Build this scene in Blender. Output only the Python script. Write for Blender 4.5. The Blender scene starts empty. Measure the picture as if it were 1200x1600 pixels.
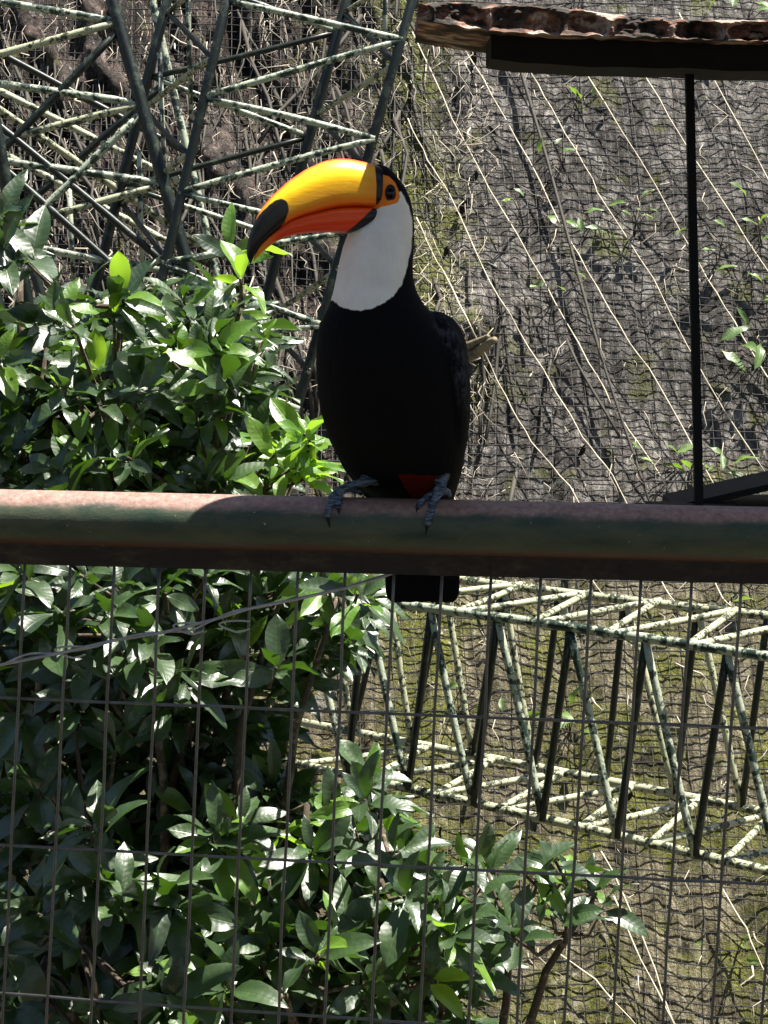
import bpy, bmesh, math, random
import numpy as np
from mathutils import Vector, Matrix, noise

random.seed(7); rng = np.random.default_rng(7)
scene = bpy.context.scene
col = scene.collection

# ------------------------------------------------------------------ camera
F = 3000.0                     # focal length in photo pixels (photo 1200x1600)
PITCH = math.atan(400.0 / F)   # horizon lies 400 px above the centre row
CAM = Vector((0, 0, 1.6))
cam_d = bpy.data.cameras.new('camera'); cam = bpy.data.objects.new('camera', cam_d); col.objects.link(cam)
cam_d.sensor_fit = 'VERTICAL'; cam_d.sensor_height = 24.0; cam_d.lens = 24.0 * F / 1600.0
cam_d.clip_start = 0.05; cam_d.clip_end = 2000
cam.location = CAM; cam.rotation_euler = (math.pi / 2 - PITCH, 0, 0)
scene.camera = cam

# ------------------------------------------------------------------ light
SUN_DIR = Vector((0.33, 0.02, 1.0)).normalized()      # towards the sun: high, to the right and a little behind the bird
elev = math.asin(SUN_DIR.z); azim = math.atan2(SUN_DIR.x, SUN_DIR.y)
world = bpy.data.worlds.new('World'); scene.world = world; world.use_nodes = True
wn = world.node_tree; wn.nodes.clear()
sky = wn.nodes.new('ShaderNodeTexSky'); sky.sky_type = 'NISHITA'; sky.sun_disc = False
sky.sun_elevation = elev; sky.sun_rotation = azim
bg = wn.nodes.new('ShaderNodeBackground'); bg.inputs[1].default_value = 0.05
wo = wn.nodes.new('ShaderNodeOutputWorld')
wn.links.new(sky.outputs[0], bg.inputs[0]); wn.links.new(bg.outputs[0], wo.inputs[0])
sd = bpy.data.lights.new('sun', 'SUN'); sd.energy = 5.0; sd.angle = math.radians(0.5); sd.color = (1.0, 0.95, 0.86)
sun = bpy.data.objects.new('sun', sd); col.objects.link(sun)
sun.rotation_euler = SUN_DIR.to_track_quat('Z', 'Y').to_euler(); sun.location = (2, 2, 6)
vs = scene.view_settings; vs.view_transform = 'Standard'; vs.look = 'None'; vs.gamma = 1.0; vs.exposure = 1.6
vs.use_curve_mapping = False

# ------------------------------------------------------------------ helpers
SP, CP = math.sin(PITCH), math.cos(PITCH)
def P(px, py, Y):
    """photo pixel + distance along the view axis (world Y) -> world point"""
    x = (px - 600.0) / F; y = -(py - 800.0) / F
    d = Vector((x, CP + y * SP, -SP + y * CP))
    return CAM + d * (Y / d.y)
def proj(p):
    v = p - CAM
    zf = v.y * CP - v.z * SP; yu = v.y * SP + v.z * CP
    return 600 + F * v.x / zf, 800 - F * yu / zf
def lerp(a, b, t): return a + (b - a) * t

class MB:
    def __init__(s): s.v = []; s.f = []
    def add(s, v, f):
        n = len(s.v); s.v += [tuple(q) for q in v]; s.f += [tuple(i + n for i in q) for q in f]
    def tube(s, pts, r, n=8, cap=True):
        pts = [Vector(p) for p in pts]; m = len(pts)
        if not hasattr(r, '__len__'): r = [r] * m
        ring0 = len(s.v); up = None
        for i, p in enumerate(pts):
            t = (pts[min(i + 1, m - 1)] - pts[max(i - 1, 0)]).normalized()
            if up is None:
                up = Vector((0, 0, 1)) if abs(t.z) < .9 else Vector((1, 0, 0))
            a = t.cross(up).normalized(); up = a.cross(t).normalized()
            for k in range(n):
                an = 2 * math.pi * k / n
                s.v.append(tuple(p + (a * math.cos(an) + up * math.sin(an)) * r[i]))
        for i in range(m - 1):
            for k in range(n):
                k2 = (k + 1) % n; b = ring0 + i * n
                s.f.append((b + k, b + k2, b + n + k2, b + n + k))
        if cap:
            s.f.append(tuple(ring0 + k for k in range(n))[::-1]); b = ring0 + (m - 1) * n
            s.f.append(tuple(b + k for k in range(n)))
    def box(s, c, hx, hy, hz):
        """c centre, half-axis vectors"""
        c = Vector(c); q = []
        for sx in (-1, 1):
            for sy in (-1, 1):
                for sz in (-1, 1): q.append(c + hx * sx + hy * sy + hz * sz)
        s.add(q, [(0, 1, 3, 2), (4, 6, 7, 5), (0, 4, 5, 1), (2, 3, 7, 6), (0, 2, 6, 4), (1, 5, 7, 3)])
    def mesh(s, name, smooth=True):
        me = bpy.data.meshes.new(name); me.from_pydata(s.v, [], s.f); me.update()
        bm = bmesh.new(); bm.from_mesh(me); bmesh.ops.recalc_face_normals(bm, faces=bm.faces); bm.to_mesh(me); bm.free()
        if smooth: me.polygons.foreach_set('use_smooth', [True] * len(me.polygons))
        return me
    def build(s, name, m, parent=None, smooth=True):
        return link(name, s.mesh(name, smooth), m, parent)
def link(name, me, m, parent=None):
    o = bpy.data.objects.new(name, me)
    if m is not None and len(me.materials) == 0: me.materials.append(m)
    col.objects.link(o)
    if parent is not None:
        o.parent = parent; o.matrix_parent_inverse = Matrix.Translation(-Vector(parent.location))
    return o
def tag(o, label=None, cat=None, group=None, kind=None):
    if label: o['label'] = label
    if cat: o['category'] = cat
    if group: o['group'] = group
    if kind: o['kind'] = kind
    return o
def empty(name, loc, label, cat, group=None):
    o = bpy.data.objects.new(name, None); o.location = loc; o.empty_display_size = .05; col.objects.link(o)
    return tag(o, label, cat, group)
def np_mesh(name, v, f, smooth=True):
    """v (n,3), f (m,k) arrays"""
    me = bpy.data.meshes.new(name); k = f.shape[1]
    me.vertices.add(len(v)); me.vertices.foreach_set('co', np.asarray(v, np.float32).ravel())
    me.loops.add(f.size); me.loops.foreach_set('vertex_index', f.astype(np.int32).ravel())
    me.polygons.add(len(f)); me.polygons.foreach_set('loop_start', np.arange(0, f.size, k, dtype=np.int32))
    me.polygons.foreach_set('loop_total', np.full(len(f), k, np.int32))
    me.update(calc_edges=True); me.validate()
    if smooth: me.polygons.foreach_set('use_smooth', [True] * len(me.polygons))
    return me

# ------------------------------------------------------------------ materials
class Mat:
    def __init__(s, name):
        s.m = bpy.data.materials.new(name); s.m.use_nodes = True; s.t = s.m.node_tree
        s.b = s.t.nodes['Principled BSDF']; s.out = s.t.nodes['Material Output']
    def n(s, typ, **kw):
        nd = s.t.nodes.new(typ)
        for k, v in kw.items(): setattr(nd, k, v)
        return nd
    def l(s, a, b): s.t.links.new(a, b)
    def pos(s, scale=(1, 1, 1), rot=(0, 0, 0), obj=True):
        tc = s.n('ShaderNodeTexCoord') if obj else s.n('ShaderNodeNewGeometry')
        mp = s.n('ShaderNodeMapping'); mp.inputs['Scale'].default_value = scale; mp.inputs['Rotation'].default_value = rot
        s.l(tc.outputs['Object' if obj else 'Position'], mp.inputs[0]); return mp.outputs[0]
    def noise(s, vec, scale, detail=4, rough=.55, dist=0.0):
        nd = s.n('ShaderNodeTexNoise'); nd.inputs['Scale'].default_value = scale; nd.inputs['Detail'].default_value = detail
        nd.inputs['Roughness'].default_value = rough; nd.inputs['Distortion'].default_value = dist
        if vec is not None: s.l(vec, nd.inputs['Vector'])
        return nd.outputs[0]
    def ramp(s, fac, stops):
        r = s.n('ShaderNodeValToRGB'); e = r.color_ramp.elements
        while len(e) < len(stops): e.new(.5)
        for i, (p, c) in enumerate(stops):
            e[i].position = p; e[i].color = (*c, 1) if hasattr(c, '__len__') else (c, c, c, 1)
        s.l(fac, r.inputs[0]); return r.outputs[0]
    def mix(s, fac, a, b, mode='MIX'):
        x = s.n('ShaderNodeMix', data_type='RGBA', blend_type=mode)
        for sock, val in ((x.inputs[0], fac), (x.inputs[6], a), (x.inputs[7], b)):
            if hasattr(val, 'links'): s.l(val, sock)
            elif hasattr(val, '__len__'): sock.default_value = (*val, 1) if len(val) == 3 else val
            else: sock.default_value = val
        return x.outputs[2]
    def math(s, op, a, b=0.0, c=None, clamp=False):
        x = s.n('ShaderNodeMath', operation=op, use_clamp=clamp)
        for i, val in enumerate((a, b, c)):
            if val is None: continue
            if hasattr(val, 'links'): s.l(val, x.inputs[i])
            else: x.inputs[i].default_value = val
        return x.outputs[0]
    def smooth(s, v, lo, hi):
        x = s.n('ShaderNodeMapRange', interpolation_type='SMOOTHSTEP')
        s.l(v, x.inputs[0]); x.inputs[1].default_value = lo; x.inputs[2].default_value = hi; return x.outputs[0]
    def attr(s, name, color=False):
        a = s.n('ShaderNodeAttribute', attribute_name=name); return a.outputs['Color' if color else 'Fac']
    def bump(s, h, strength=.5, dist=.01):
        b = s.n('ShaderNodeBump'); b.inputs['Strength'].default_value = strength; b.inputs['Distance'].default_value = dist
        s.l(h, b.inputs['Height']); s.l(b.outputs[0], s.b.inputs['Normal']); return b
    def set(s, col=None, rough=None, spec=None, metal=None):
        for key, val in (('Base Color', col), ('Roughness', rough), ('Specular IOR Level', spec), ('Metallic', metal)):
            if val is None: continue
            i = s.b.inputs[key]
            if hasattr(val, 'links'): s.l(val, i)
            elif hasattr(val, '__len__'): i.default_value = (*val, 1)
            else: i.default_value = val
        return s

def wear_dapple_mat(name, base, worn, scale=60, lo=.52, hi=.6, rough=.5, stretch=(1, 1, 1), bump=.25):  # blotched second colour; on the trusses it paints in net shadow
    s = Mat(name); v = s.pos(stretch, obj=False)
    a = s.noise(v, scale, 5, .65); b = s.noise(v, scale * .22, 3)
    k = s.smooth(s.math('ADD', s.math('MULTIPLY', a, .65), s.math('MULTIPLY', b, .35)), lo, hi)
    c = s.mix(k, base, worn); f = s.noise(v, scale * 4, 3)
    c = s.mix(1.0, c, s.ramp(f, [(.25, .7), (.75, 1.15)]), 'MULTIPLY')
    s.set(c, rough, .4); s.bump(a, bump, .002); return s.m

def bank_mat():
    s = Mat('bank_earth'); g = s.pos(obj=False)
    sx = s.n('ShaderNodeSeparateXYZ'); s.l(g, sx.inputs[0]); X, Z = sx.outputs[0], sx.outputs[2]
    streak = s.noise(s.pos((1, .6, .22), (0, .12, 0), False), 55, 6, .7, .4)
    blot = s.noise(g, 6, 5, .6, .3); fine = s.noise(g, 140, 4, .7); mid = s.noise(g, 22, 5, .65)
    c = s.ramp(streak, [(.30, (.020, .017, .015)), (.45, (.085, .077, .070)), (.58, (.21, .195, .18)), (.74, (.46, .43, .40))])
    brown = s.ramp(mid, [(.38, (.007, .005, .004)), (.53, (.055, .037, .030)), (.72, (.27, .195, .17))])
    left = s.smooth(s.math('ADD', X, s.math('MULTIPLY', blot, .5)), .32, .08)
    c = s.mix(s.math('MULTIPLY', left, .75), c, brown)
    tan = s.ramp(streak, [(.30, (.026, .022, .013)), (.48, (.15, .13, .075)), (.72, (.42, .37, .24))])
    low = s.smooth(s.math('ADD', Z, s.math('MULTIPLY', blot, .35)), 1.28, 1.0)
    c = s.mix(s.math('MULTIPLY', low, .85), c, tan)
    # moss: a damp streak in the middle of the bank and patches low down
    dx = s.math('ABSOLUTE', s.math('SUBTRACT', X, .06))
    m1 = s.smooth(s.math('SUBTRACT', dx, s.math('MULTIPLY', s.math('SUBTRACT', blot, .5), .5)), .16, .02)
    m2 = s.math('MULTIPLY', low, s.smooth(s.noise(g, 6.0, 4, .65), .44, .58))
    m3 = s.math('MULTIPLY', s.smooth(s.noise(g, 11, 3, .5), .58, .68), .6)
    m = s.math('MULTIPLY', s.math('MAXIMUM', s.math('MAXIMUM', m1, m2), m3), s.smooth(mid, .3, .55))
    moss = s.ramp(fine, [(.3, (.055, .062, .010)), (.6, (.17, .185, .03)), (.8, (.30, .32, .06))])
    c = s.mix(s.math('MULTIPLY', m, .8), c, moss)
    # pale lichen and leaf-litter flecks
    fl = s.smooth(s.noise(s.pos((1, 1, .5), (0, .5, 0), False), 70, 2, .5), .66, .70)
    c = s.mix(s.math('MULTIPLY', fl, .55), c, (.46, .43, .38))
    big = s.noise(s.pos((1, 1, .6), (0, .2, 0), False), 3.2, 5, .65, .6)
    c = s.mix(1.0, c, s.ramp(big, [(.33, .55), (.5, 1.0), (.66, 1.35)]), 'MULTIPLY')
    drk = s.smooth(s.noise(s.pos((1, 1, .35), (0, .25, 0), False), 16, 5, .7, .5), .60, .66)
    c = s.mix(s.math('MULTIPLY', drk, .8), c, (.018, .015, .013))
    li_ = s.smooth(s.noise(s.pos((1, 1, .8), obj=False), 13, 6, .75), .60, .68)
    c = s.mix(s.math('MULTIPLY', li_, .45), c, (.50, .49, .46))
    s.set(c, .95, .2)
    h = s.math('ADD', s.math('MULTIPLY', streak, 1.0), s.math('MULTIPLY', fine, .5)); s.bump(h, 1.0, .03)
    return s.m

def leaf_mat(name, dark, light, back, trans, rough=.36):
    s = Mat(name); o = s.n('ShaderNodeObjectInfo'); v = s.pos()
    geo = s.n('ShaderNodeNewGeometry')
    rnd = s.math('FRACT', s.math('ADD', o.outputs['Random'], geo.outputs['Random Per Island']))
    c = s.mix(rnd, dark, light)
    c = s.mix(1.0, c, s.ramp(s.noise(s.pos((1, 1, 1), obj=False), 90, 3), [(.3, .75), (.7, 1.2)]), 'MULTIPLY')
    au = s.math('ABSOLUTE', s.attr('lu')); rib = s.smooth(au, .09, .02)
    vein = s.math('SINE', s.math('MULTIPLY', s.math('SUBTRACT', s.attr('lv'), s.math('MULTIPLY', au, .10)), 62.0))
    c = s.mix(s.math('MULTIPLY', rib, .55), c, light)
    s.set(c, rough, 1.0)
    s.bump(s.math('ADD', s.math('ADD', s.math('MULTIPLY', vein, .12), s.math('MULTIPLY', rib, -.6)), s.noise(s.pos((1, 1, 1), obj=False), 140, 2)), .22, .002)
    tr = s.n('ShaderNodeBsdfTranslucent'); tr.inputs[0].default_value = (*back, 1)
    mx = s.n('ShaderNodeMixShader'); mx.inputs[0].default_value = trans
    s.l(s.b.outputs[0], mx.inputs[1]); s.l(tr.outputs[0], mx.inputs[2]); s.l(mx.outputs[0], s.out.inputs[0])
    return s.m

def plain(name, c, rough=.6, spec=.4, metal=0.0, var=.3, scale=80):
    s = Mat(name); f = s.noise(s.pos(obj=False), scale, 4)
    s.set(s.mix(1.0, c, s.ramp(f, [(.25, 1 - var), (.75, 1 + var)]), 'MULTIPLY'), rough, spec, metal); s.bump(f, .15, .002)
    return s.m

M = {}
M['bank'] = bank_mat()
M['ground'] = wear_dapple_mat('ground_soil', (.06, .048, .035), (.13, .11, .075), 12, .45, .6, .95)
M['truss'] = wear_dapple_mat('truss_paint', (.018, .034, .025), (.36, .40, .30), 75, .46, .53, .42)  # pale and dark speckle paints in net-shadow dashes on sunlit bars
M['truss_pale'] = wear_dapple_mat('truss_paint_dappled', (.035, .045, .028), (.40, .41, .27), 110, .46, .50, .5)  # same net-shadow dashes put into the colour, finer grained
M['truss_dark_shaded'] = wear_dapple_mat('truss_paint_dark_shaded', (.006, .011, .008), (.035, .048, .034), 50, .52, .6, .4)  # dark chords and pole, plus shade painted onto braces turned from the sun
M['wire'] = plain('galvanised_wire', (.13, .13, .13), .38, .5, .6)
M['net'] = plain('net_black', (.010, .010, .010), .6, .3)
M['net_pale'] = plain('net_fine', (.16, .155, .14), .55, .4)
M['vine'] = plain('dry_vine_straw', (.52, .46, .34), .7, .3)
M['vine_dark'] = plain('dark_vine', (.05, .045, .035), .7, .3)
M['straw'] = plain('dry_stems_straw', (.42, .37, .29), .8, .2, var=.5, scale=14)
M['bark'] = wear_dapple_mat('twig_bark', (.06, .045, .03), (.20, .16, .11), 60, .5, .62, .85)
M['branch_pale'] = wear_dapple_mat('broken_branch', (.24, .20, .13), (.10, .08, .055), 60, .45, .6, .85, (1, 1, 1))
M['dark_wood'] = wear_dapple_mat('beam_wood', (.003, .0026, .002), (.012, .010, .009), 40, .58, .7, 1.0)
M['dark_steel'] = plain('dark_steel', (.004, .004, .0045), .6, .15)
M['leaf'] = leaf_mat('leaf_green', (.012, .030, .010), (.038, .078, .020), (.10, .24, .012), .16, .42)
M['leaf_young'] = leaf_mat('leaf_young', (.07, .17, .02), (.14, .26, .03), (.32, .55, .03), .42, .42)
M['weed'] = leaf_mat('weed_green', (.06, .13, .02), (.14, .24, .05), (.25, .42, .04), .35, .5)
M['dead'] = plain('dead_leaf', (.02, .016, .013), .8, .2)

# ------------------------------------------------------------------ setting: ground and bank
def bank_low(x, z):
    y = 3.28 + .70 * z
    y += .10 * noise.noise(Vector((x * 1.3, z * .9, 3.1)))
    # a shallow ledge that runs up to the right behind the bird
    zl = 1.42 + .25 * (x - .0)
    if -.5 < x < .32: y -= .10 * math.exp(-((z - zl) / .07) ** 2) * min(1, (x + .5) * 6) * min(1, (.32 - x) * 8)
    return y
def bank_y(x, z):
    y = bank_low(x, z)
    v = Vector((x * 9 + z * 1.6, z * 2.6, 0)); rough = .40 + 2.0 / (1 + math.exp((x - .02) * 14)) * (1 / (1 + math.exp(-(z - 1.25) * 9)))
    d = noise.fractal(v, .9, 2.2, 4) * .045
    d += noise.fractal(Vector((x * 34 + z * 4, z * 13, 5)), .8, 2.1, 3) * .013
    d += abs(noise.noise(Vector((x * 16 + z * 2, z * 5, 9)))) * .03
    return y + d * rough
def axis(lo, hi, a, b, fine, coarse):
    out = []; t = lo
    while t < hi + 1e-6: out.append(t); t += fine if a <= t < b else coarse
    return out
xs = axis(-7, 7, -1.35, 1.35, .0095, .22); zs = axis(-.2, 5.0, 0, 3.05, .0115, .22)
V = [(x, bank_y(x, z), z) for z in zs for x in xs]; nx = len(xs)
for x in xs: V.append((x, bank_low(x, 5.0) + 1.2, 5.4))
for x in xs: V.append((x, 60, 5.5))
nz = len(zs) + 2
ii = np.arange(nz - 1)[:, None] * nx + np.arange(nx - 1)[None, :]
fq = np.stack([ii, ii + 1, ii + nx + 1, ii + nx], -1).reshape(-1, 4)
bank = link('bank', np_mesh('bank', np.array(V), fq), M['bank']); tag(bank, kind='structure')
gm = MB(); gm.add([(-400, -400, 0), (400, -400, 0), (400, 400, 0), (-400, 400, 0)], [(0, 1, 2, 3)])
tag(gm.build('ground', M['ground'], smooth=False), kind='structure')

# unseen roof added behind and above the camera to cut sky light
sh = empty('sky_blocker_roof', (0, -1.4, 0), 'unseen corrugated roof on posts, added to block sky light', 'sky_blocker')
mb = MB(); v = []; f = []; nxs = 240
for i in range(nxs + 1):
    x = lerp(-5, 5, i / nxs)
    for (y, z) in ((.85, 2.62), (-4.2, 2.95)): v.append((x, y, z + .012 * math.sin(x * 52)))
for i in range(nxs): f.append((2 * i, 2 * i + 1, 2 * i + 3, 2 * i + 2))
mb.add(v, f); mb.build('roof', M['dark_steel'], sh)
for x in (-3.2, 3.2):
    for y, z in ((.7, 2.61), (-4.0, 2.92)):
        mb = MB(); mb.tube([(x, y, 0), (x, y, z)], .05, 12); mb.build('post', M['bark'], sh)

# netting over the bank
def net_y(x, z):
    return bank_low(x, z) - .036 + .010 * noise.noise(Vector((x * 4, z * 4, 20)))
def net_mesh():
    h = MB(); v_ = MB(); random.seed(3)
    z = .02; k = 0
    while z < 3.1:
        pts = []; x = -1.5
        while x <= 1.5:
            zz = z + .012 * noise.noise(Vector((x * 5, z * 3, k * .05))) + .004 * noise.noise(Vector((x * 14, z * 40, 2))) - .035 * x
            pts.append((x, net_y(x, zz), zz)); x += .03
        h.tube(pts, .0015 * random.uniform(.75, 1.25), 3, False); z += .0215 * random.uniform(.75, 1.25); k += 1
    x = -1.5; k = 0
    while x < 1.5:
        pts = []; zz = 0
        while zz <= 3.1:
            xx = x + .02 * noise.noise(Vector((x * 3, zz * 2.5, 40))) + .004 * noise.noise(Vector((x * 40, zz * 6, 41))) - .02 * (zz - 1.5)
            pts.append((xx, net_y(xx, zz), zz)); zz += .04
        (h if k % 5 == 0 else v_).tube(pts, .0011 if k % 5 == 0 else .00042, 3, False); x += .0235 * random.uniform(.9, 1.1); k += 1
    return h, v_
h, v_ = net_mesh()
net = empty('bird_netting', (0, 3.35, 0), 'fine black netting stretched over the earth bank behind the bird', 'net')
tag(h.build('net_strands', M['net'], net), kind='stuff'); tag(v_.build('fine_net_strands', M['net_pale'], net), kind='stuff')
def on_bank(px, py, off=.0):
    """where the ray through a pixel meets the netting surface"""
    lo, hi = 2.5, 8.0
    for _ in range(30):
        m = (lo + hi) / 2; p = P(px, py, m)
        if net_y(p.x, p.z) - off > m: lo = m
        else: hi = m
    return P(px, py, lo)

# pale dry vines hanging diagonally over the net
VINES = [
 [(645, 50), (707, 185), (765, 295), (850, 440), (920, 566), (967, 650), (1032, 743), (1090, 850)],
 [(690, 10), (707, 45), (770, 150), (845, 285), (872, 345), (934, 449), (976, 524), (1013, 575), (1083, 697), (1140, 800)],
 [(790, 40), (830, 115), (870, 185), (925, 280), (935, 305), (1020, 435), (1075, 540), (1130, 640), (1200, 745)],
 [(880, 50), (920, 120), (1025, 290), (1105, 435), (1160, 525), (1230, 640)],
 [(965, 40), (1012, 125), (1080, 240), (1200, 425), (1260, 520)],
 [(1060, 20), (1115, 125), (1200, 280), (1260, 390)],
 [(637, 185), (668, 250), (700, 300), (766, 440), (827, 543), (911, 683), (957, 743), (1000, 830)],
 [(650, 340), (672, 390), (695, 430), (740, 520), (790, 620), (830, 690), (890, 760), (960, 880)],
 [(905, 880), (940, 925), (985, 960)], [(1025, 890), (1045, 930), (1065, 950)], [(1108, 895), (1130, 935), (1158, 962)],
 [(940, 1330), (975, 1400), (1010, 1480), (1060, 1620)], [(960, 1400), (1000, 1500), (1060, 1610)],
 [(1130, 1390), (1165, 1450), (1200, 1530)], [(860, 1480), (930, 1530), (1000, 1610)]]
for i, v in enumerate(VINES):
    pts = []
    for a, b in zip(v[:-1], v[1:]):
        for k in range(4):
            t = k / 4; pts.append(on_bank(lerp(a[0], b[0], t) + random.uniform(-1.5, 1.5), lerp(a[1], b[1], t), .012))
    pts.append(on_bank(*v[-1], .012)); mb = MB(); mb.tube(pts, [.0016 * random.uniform(.7, 1.25) for _ in pts], 5)
    up = v[0][1] < 500; low = v[0][1] > 1000
    lab = ('long pale dry vine slanting down the netted bank above the pipe rail' if up else
           'thin pale dry stem on the bank under the lower right truss' if low else
           'short pale dry stem on the bank just above the truss back rail')
    tag(mb.build('dry_vine', M['vine']), lab, 'vine', 'pale vines over the bank' if up else 'stems low on the bank' if low else 'stems above the truss')
mb = MB(); tv = [(800, 60), (815, 115), (855, 250), (905, 435), (940, 560), (962, 627), (1000, 740), (1030, 830)]
mb.tube([on_bank(*q, .02) for q in tv], [.005, .0045, .004, .004, .0035, .003, .003, .002], 7)
tag(mb.build('vine_stem', M['vine_dark']), 'thick dark vine stem running down the netted bank behind the platform', 'vine')

# dry stems and roots tangled over the bank, too many to count
mb = MB(); random.seed(11)
for i in range(1500):
    if i < 900: px, py = random.uniform(-40, 640), random.uniform(-40, 620)
    elif i < 1200: px, py = random.uniform(620, 760), random.uniform(40, 800)
    else: px, py = random.uniform(600, 1240), random.uniform(0, 1640)
    L = random.uniform(10, 60); a = random.gauss(1.25, .45) * random.choice((1, 1, -1)); dx, dy = math.cos(a) * L, math.sin(a) * L
    b1, b2 = random.gauss(0, 6), random.gauss(0, 6)
    o = random.uniform(-.05, .035)
    mb.tube([on_bank(px, py, o), on_bank(px + dx * .35 + b1, py + dy * .35, o + .01), on_bank(px + dx * .7 + b2, py + dy * .7, o + .01), on_bank(px + dx, py + dy, o)],
            [random.uniform(.0004, .0011) if random.random() < .96 else .002] * 4, 4)
tag(mb.build('dry_stems', M['straw']), 'tangle of thin pale dry stems and rootlets clinging to the bank', 'dry stems', kind='stuff')
mb = MB()
for i in range(260):
    px, py = (random.uniform(-40, 640), random.uniform(-40, 640)) if i < 240 else (random.uniform(640, 900), random.uniform(400, 800))
    L = random.uniform(60, 260); a = random.gauss(1.45, .22); o = random.uniform(-.03, .02)
    pts = [on_bank(px + math.cos(a) * L * t + random.gauss(0, 4), py + math.sin(a) * L * t, o) for t in (0, .25, .5, .75, 1)]
    mb.tube(pts, [random.uniform(.0015, .0055)] * 5, 5)
tag(mb.build('dark_roots', M['vine_dark']), 'dark hanging roots over the rough left part of the bank', 'roots', kind='stuff')

# broken branch jutting from the ledge behind the bird
mb = MB(); a, b = P(690, 588, 3.75), P(773, 531, 3.42); pts = []; rr = []
for k in range(15):
    t = k / 14; pts.append(a.lerp(b, t) + Vector((.004 * noise.noise(Vector((t * 5, 0, 0))), 0, .006 * noise.noise(Vector((t * 4, 3, 0)))))); rr.append((.013 - .007 * t) * (1 + .3 * noise.noise(Vector((t * 12, 8, 0)))))
mb.tube(pts, rr, 9)
mb.tube([a.lerp(b, .1) + Vector((-.05, .02, .06)), a.lerp(b, .5) + Vector((0, 0, .022)), a.lerp(b, .92) + Vector((-.004, 0, .012))], [.013, .010, .004], 7)
mb.tube([a.lerp(b, .25), a.lerp(b, .3) + Vector((.02, -.03, .06))], [.006, .002], 6)
tag(mb.build('broken_branch', M['branch_pale']), 'pale broken branch stub jutting out behind the bird\'s shoulder', 'branch')

# ------------------------------------------------------------------ leaves
def leaf_mesh(name, L=1.0, W=.2, fold=.25, curl=.25, twist=.2, cols=4, rows=6, m=None, wav=.03):
    v = []; f = []
    for r in range(rows + 1):
        t = r / rows
        w = W * (math.sin(math.pi * min(1, t ** .85 * .985)) ** .75) * (.72 + .45 * t) if 0 < r < rows else (.012 if r == 0 else .004)
        tw = twist * t
        for c in range(cols + 1):
            u = (c / cols - .5) * 2; x = u * w; z = abs(u) * w * fold - curl * t * t + wav * math.sin(t * 9 + u * 2) * abs(u)
            x, z = x * math.cos(tw) - z * math.sin(tw) * .3, z + x * math.sin(tw)
            v.append((x, .08 + t * L * .92, z))
    n = cols + 1
    for r in range(rows):
        for c in range(cols): f.append((r * n + c, r * n + c + 1, (r + 1) * n + c + 1, (r + 1) * n + c))
    b = len(v); v += [(-.01, 0, 0), (.01, 0, 0)]; mid = cols // 2; f.append((b, b + 1, mid + 1, mid))
    return np.array(v), np.array(f)
LV = [leaf_mesh('leaf', 1, random.uniform(.16, .245), random.uniform(.1, .5), random.uniform(.0, .45), random.uniform(-.7, .7), wav=random.uniform(.02, .08)) for _ in range(12)]
LUV = np.array([((c / 4 - .5) * 2, r / 6) for r in range(7) for c in range(5)] + [(0, 0), (0, 0)])
def put_uv(me, uv):
    for nm_, k in (('lu', 0), ('lv', 1)):
        at = me.attributes.new(nm_, 'FLOAT', 'POINT'); at.data.foreach_set('value', np.asarray(uv[:, k], np.float32))
LMESH = {}
def leaf_data(i, key):
    if (i, key) not in LMESH:
        me = np_mesh('leaf', *LV[i]); put_uv(me, LUV); me.materials.append(M[key]); LMESH[(i, key)] = me
    return LMESH[(i, key)]
def frame(fwd, up, roll=0.0):
    f = fwd.normalized(); r = f.cross(up)
    if r.length < 1e-4: r = Vector((1, 0, 0))
    r.normalize(); u = r.cross(f)
    if roll: q = Matrix.Rotation(roll, 3, f); r = q @ r; u = q @ u
    return Matrix((r, f, u)).transposed()

def inside(poly, x, y):
    c = False; j = len(poly) - 1
    for i in range(len(poly)):
        xi, yi = poly[i]; xj, yj = poly[j]
        if (yi > y) != (yj > y) and x < (xj - xi) * (y - yi) / (yj - yi) + xi: c = not c
        j = i
    return c

def whorl(pt, axis, n, size, mats):
    """leaves crowded round a twig tip"""
    out = []; a0 = random.uniform(0, 6.28)
    fr = frame(axis, Vector((0.2, .3, 1)))
    for k in range(n):
        an = a0 + k * 2.4; op = random.uniform(.55, 1.25) if k else .25
        d = (fr.col[1] * math.cos(op) + (fr.col[0] * math.cos(an) + fr.col[2] * math.sin(an)) * math.sin(op))
        d += Vector((0, 0, -.12)); d.normalize()
        up = Vector((random.gauss(0, .4), random.gauss(-.45, .4), 1))
        R = frame(d, up, random.gauss(0, .3)); s = size * random.uniform(.65, 1.2)
        q = pt - axis * size * .35 * (k / n)
        out.append((q, R, s, random.randrange(len(LV)), random.choice(mats)))
    return out

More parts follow.
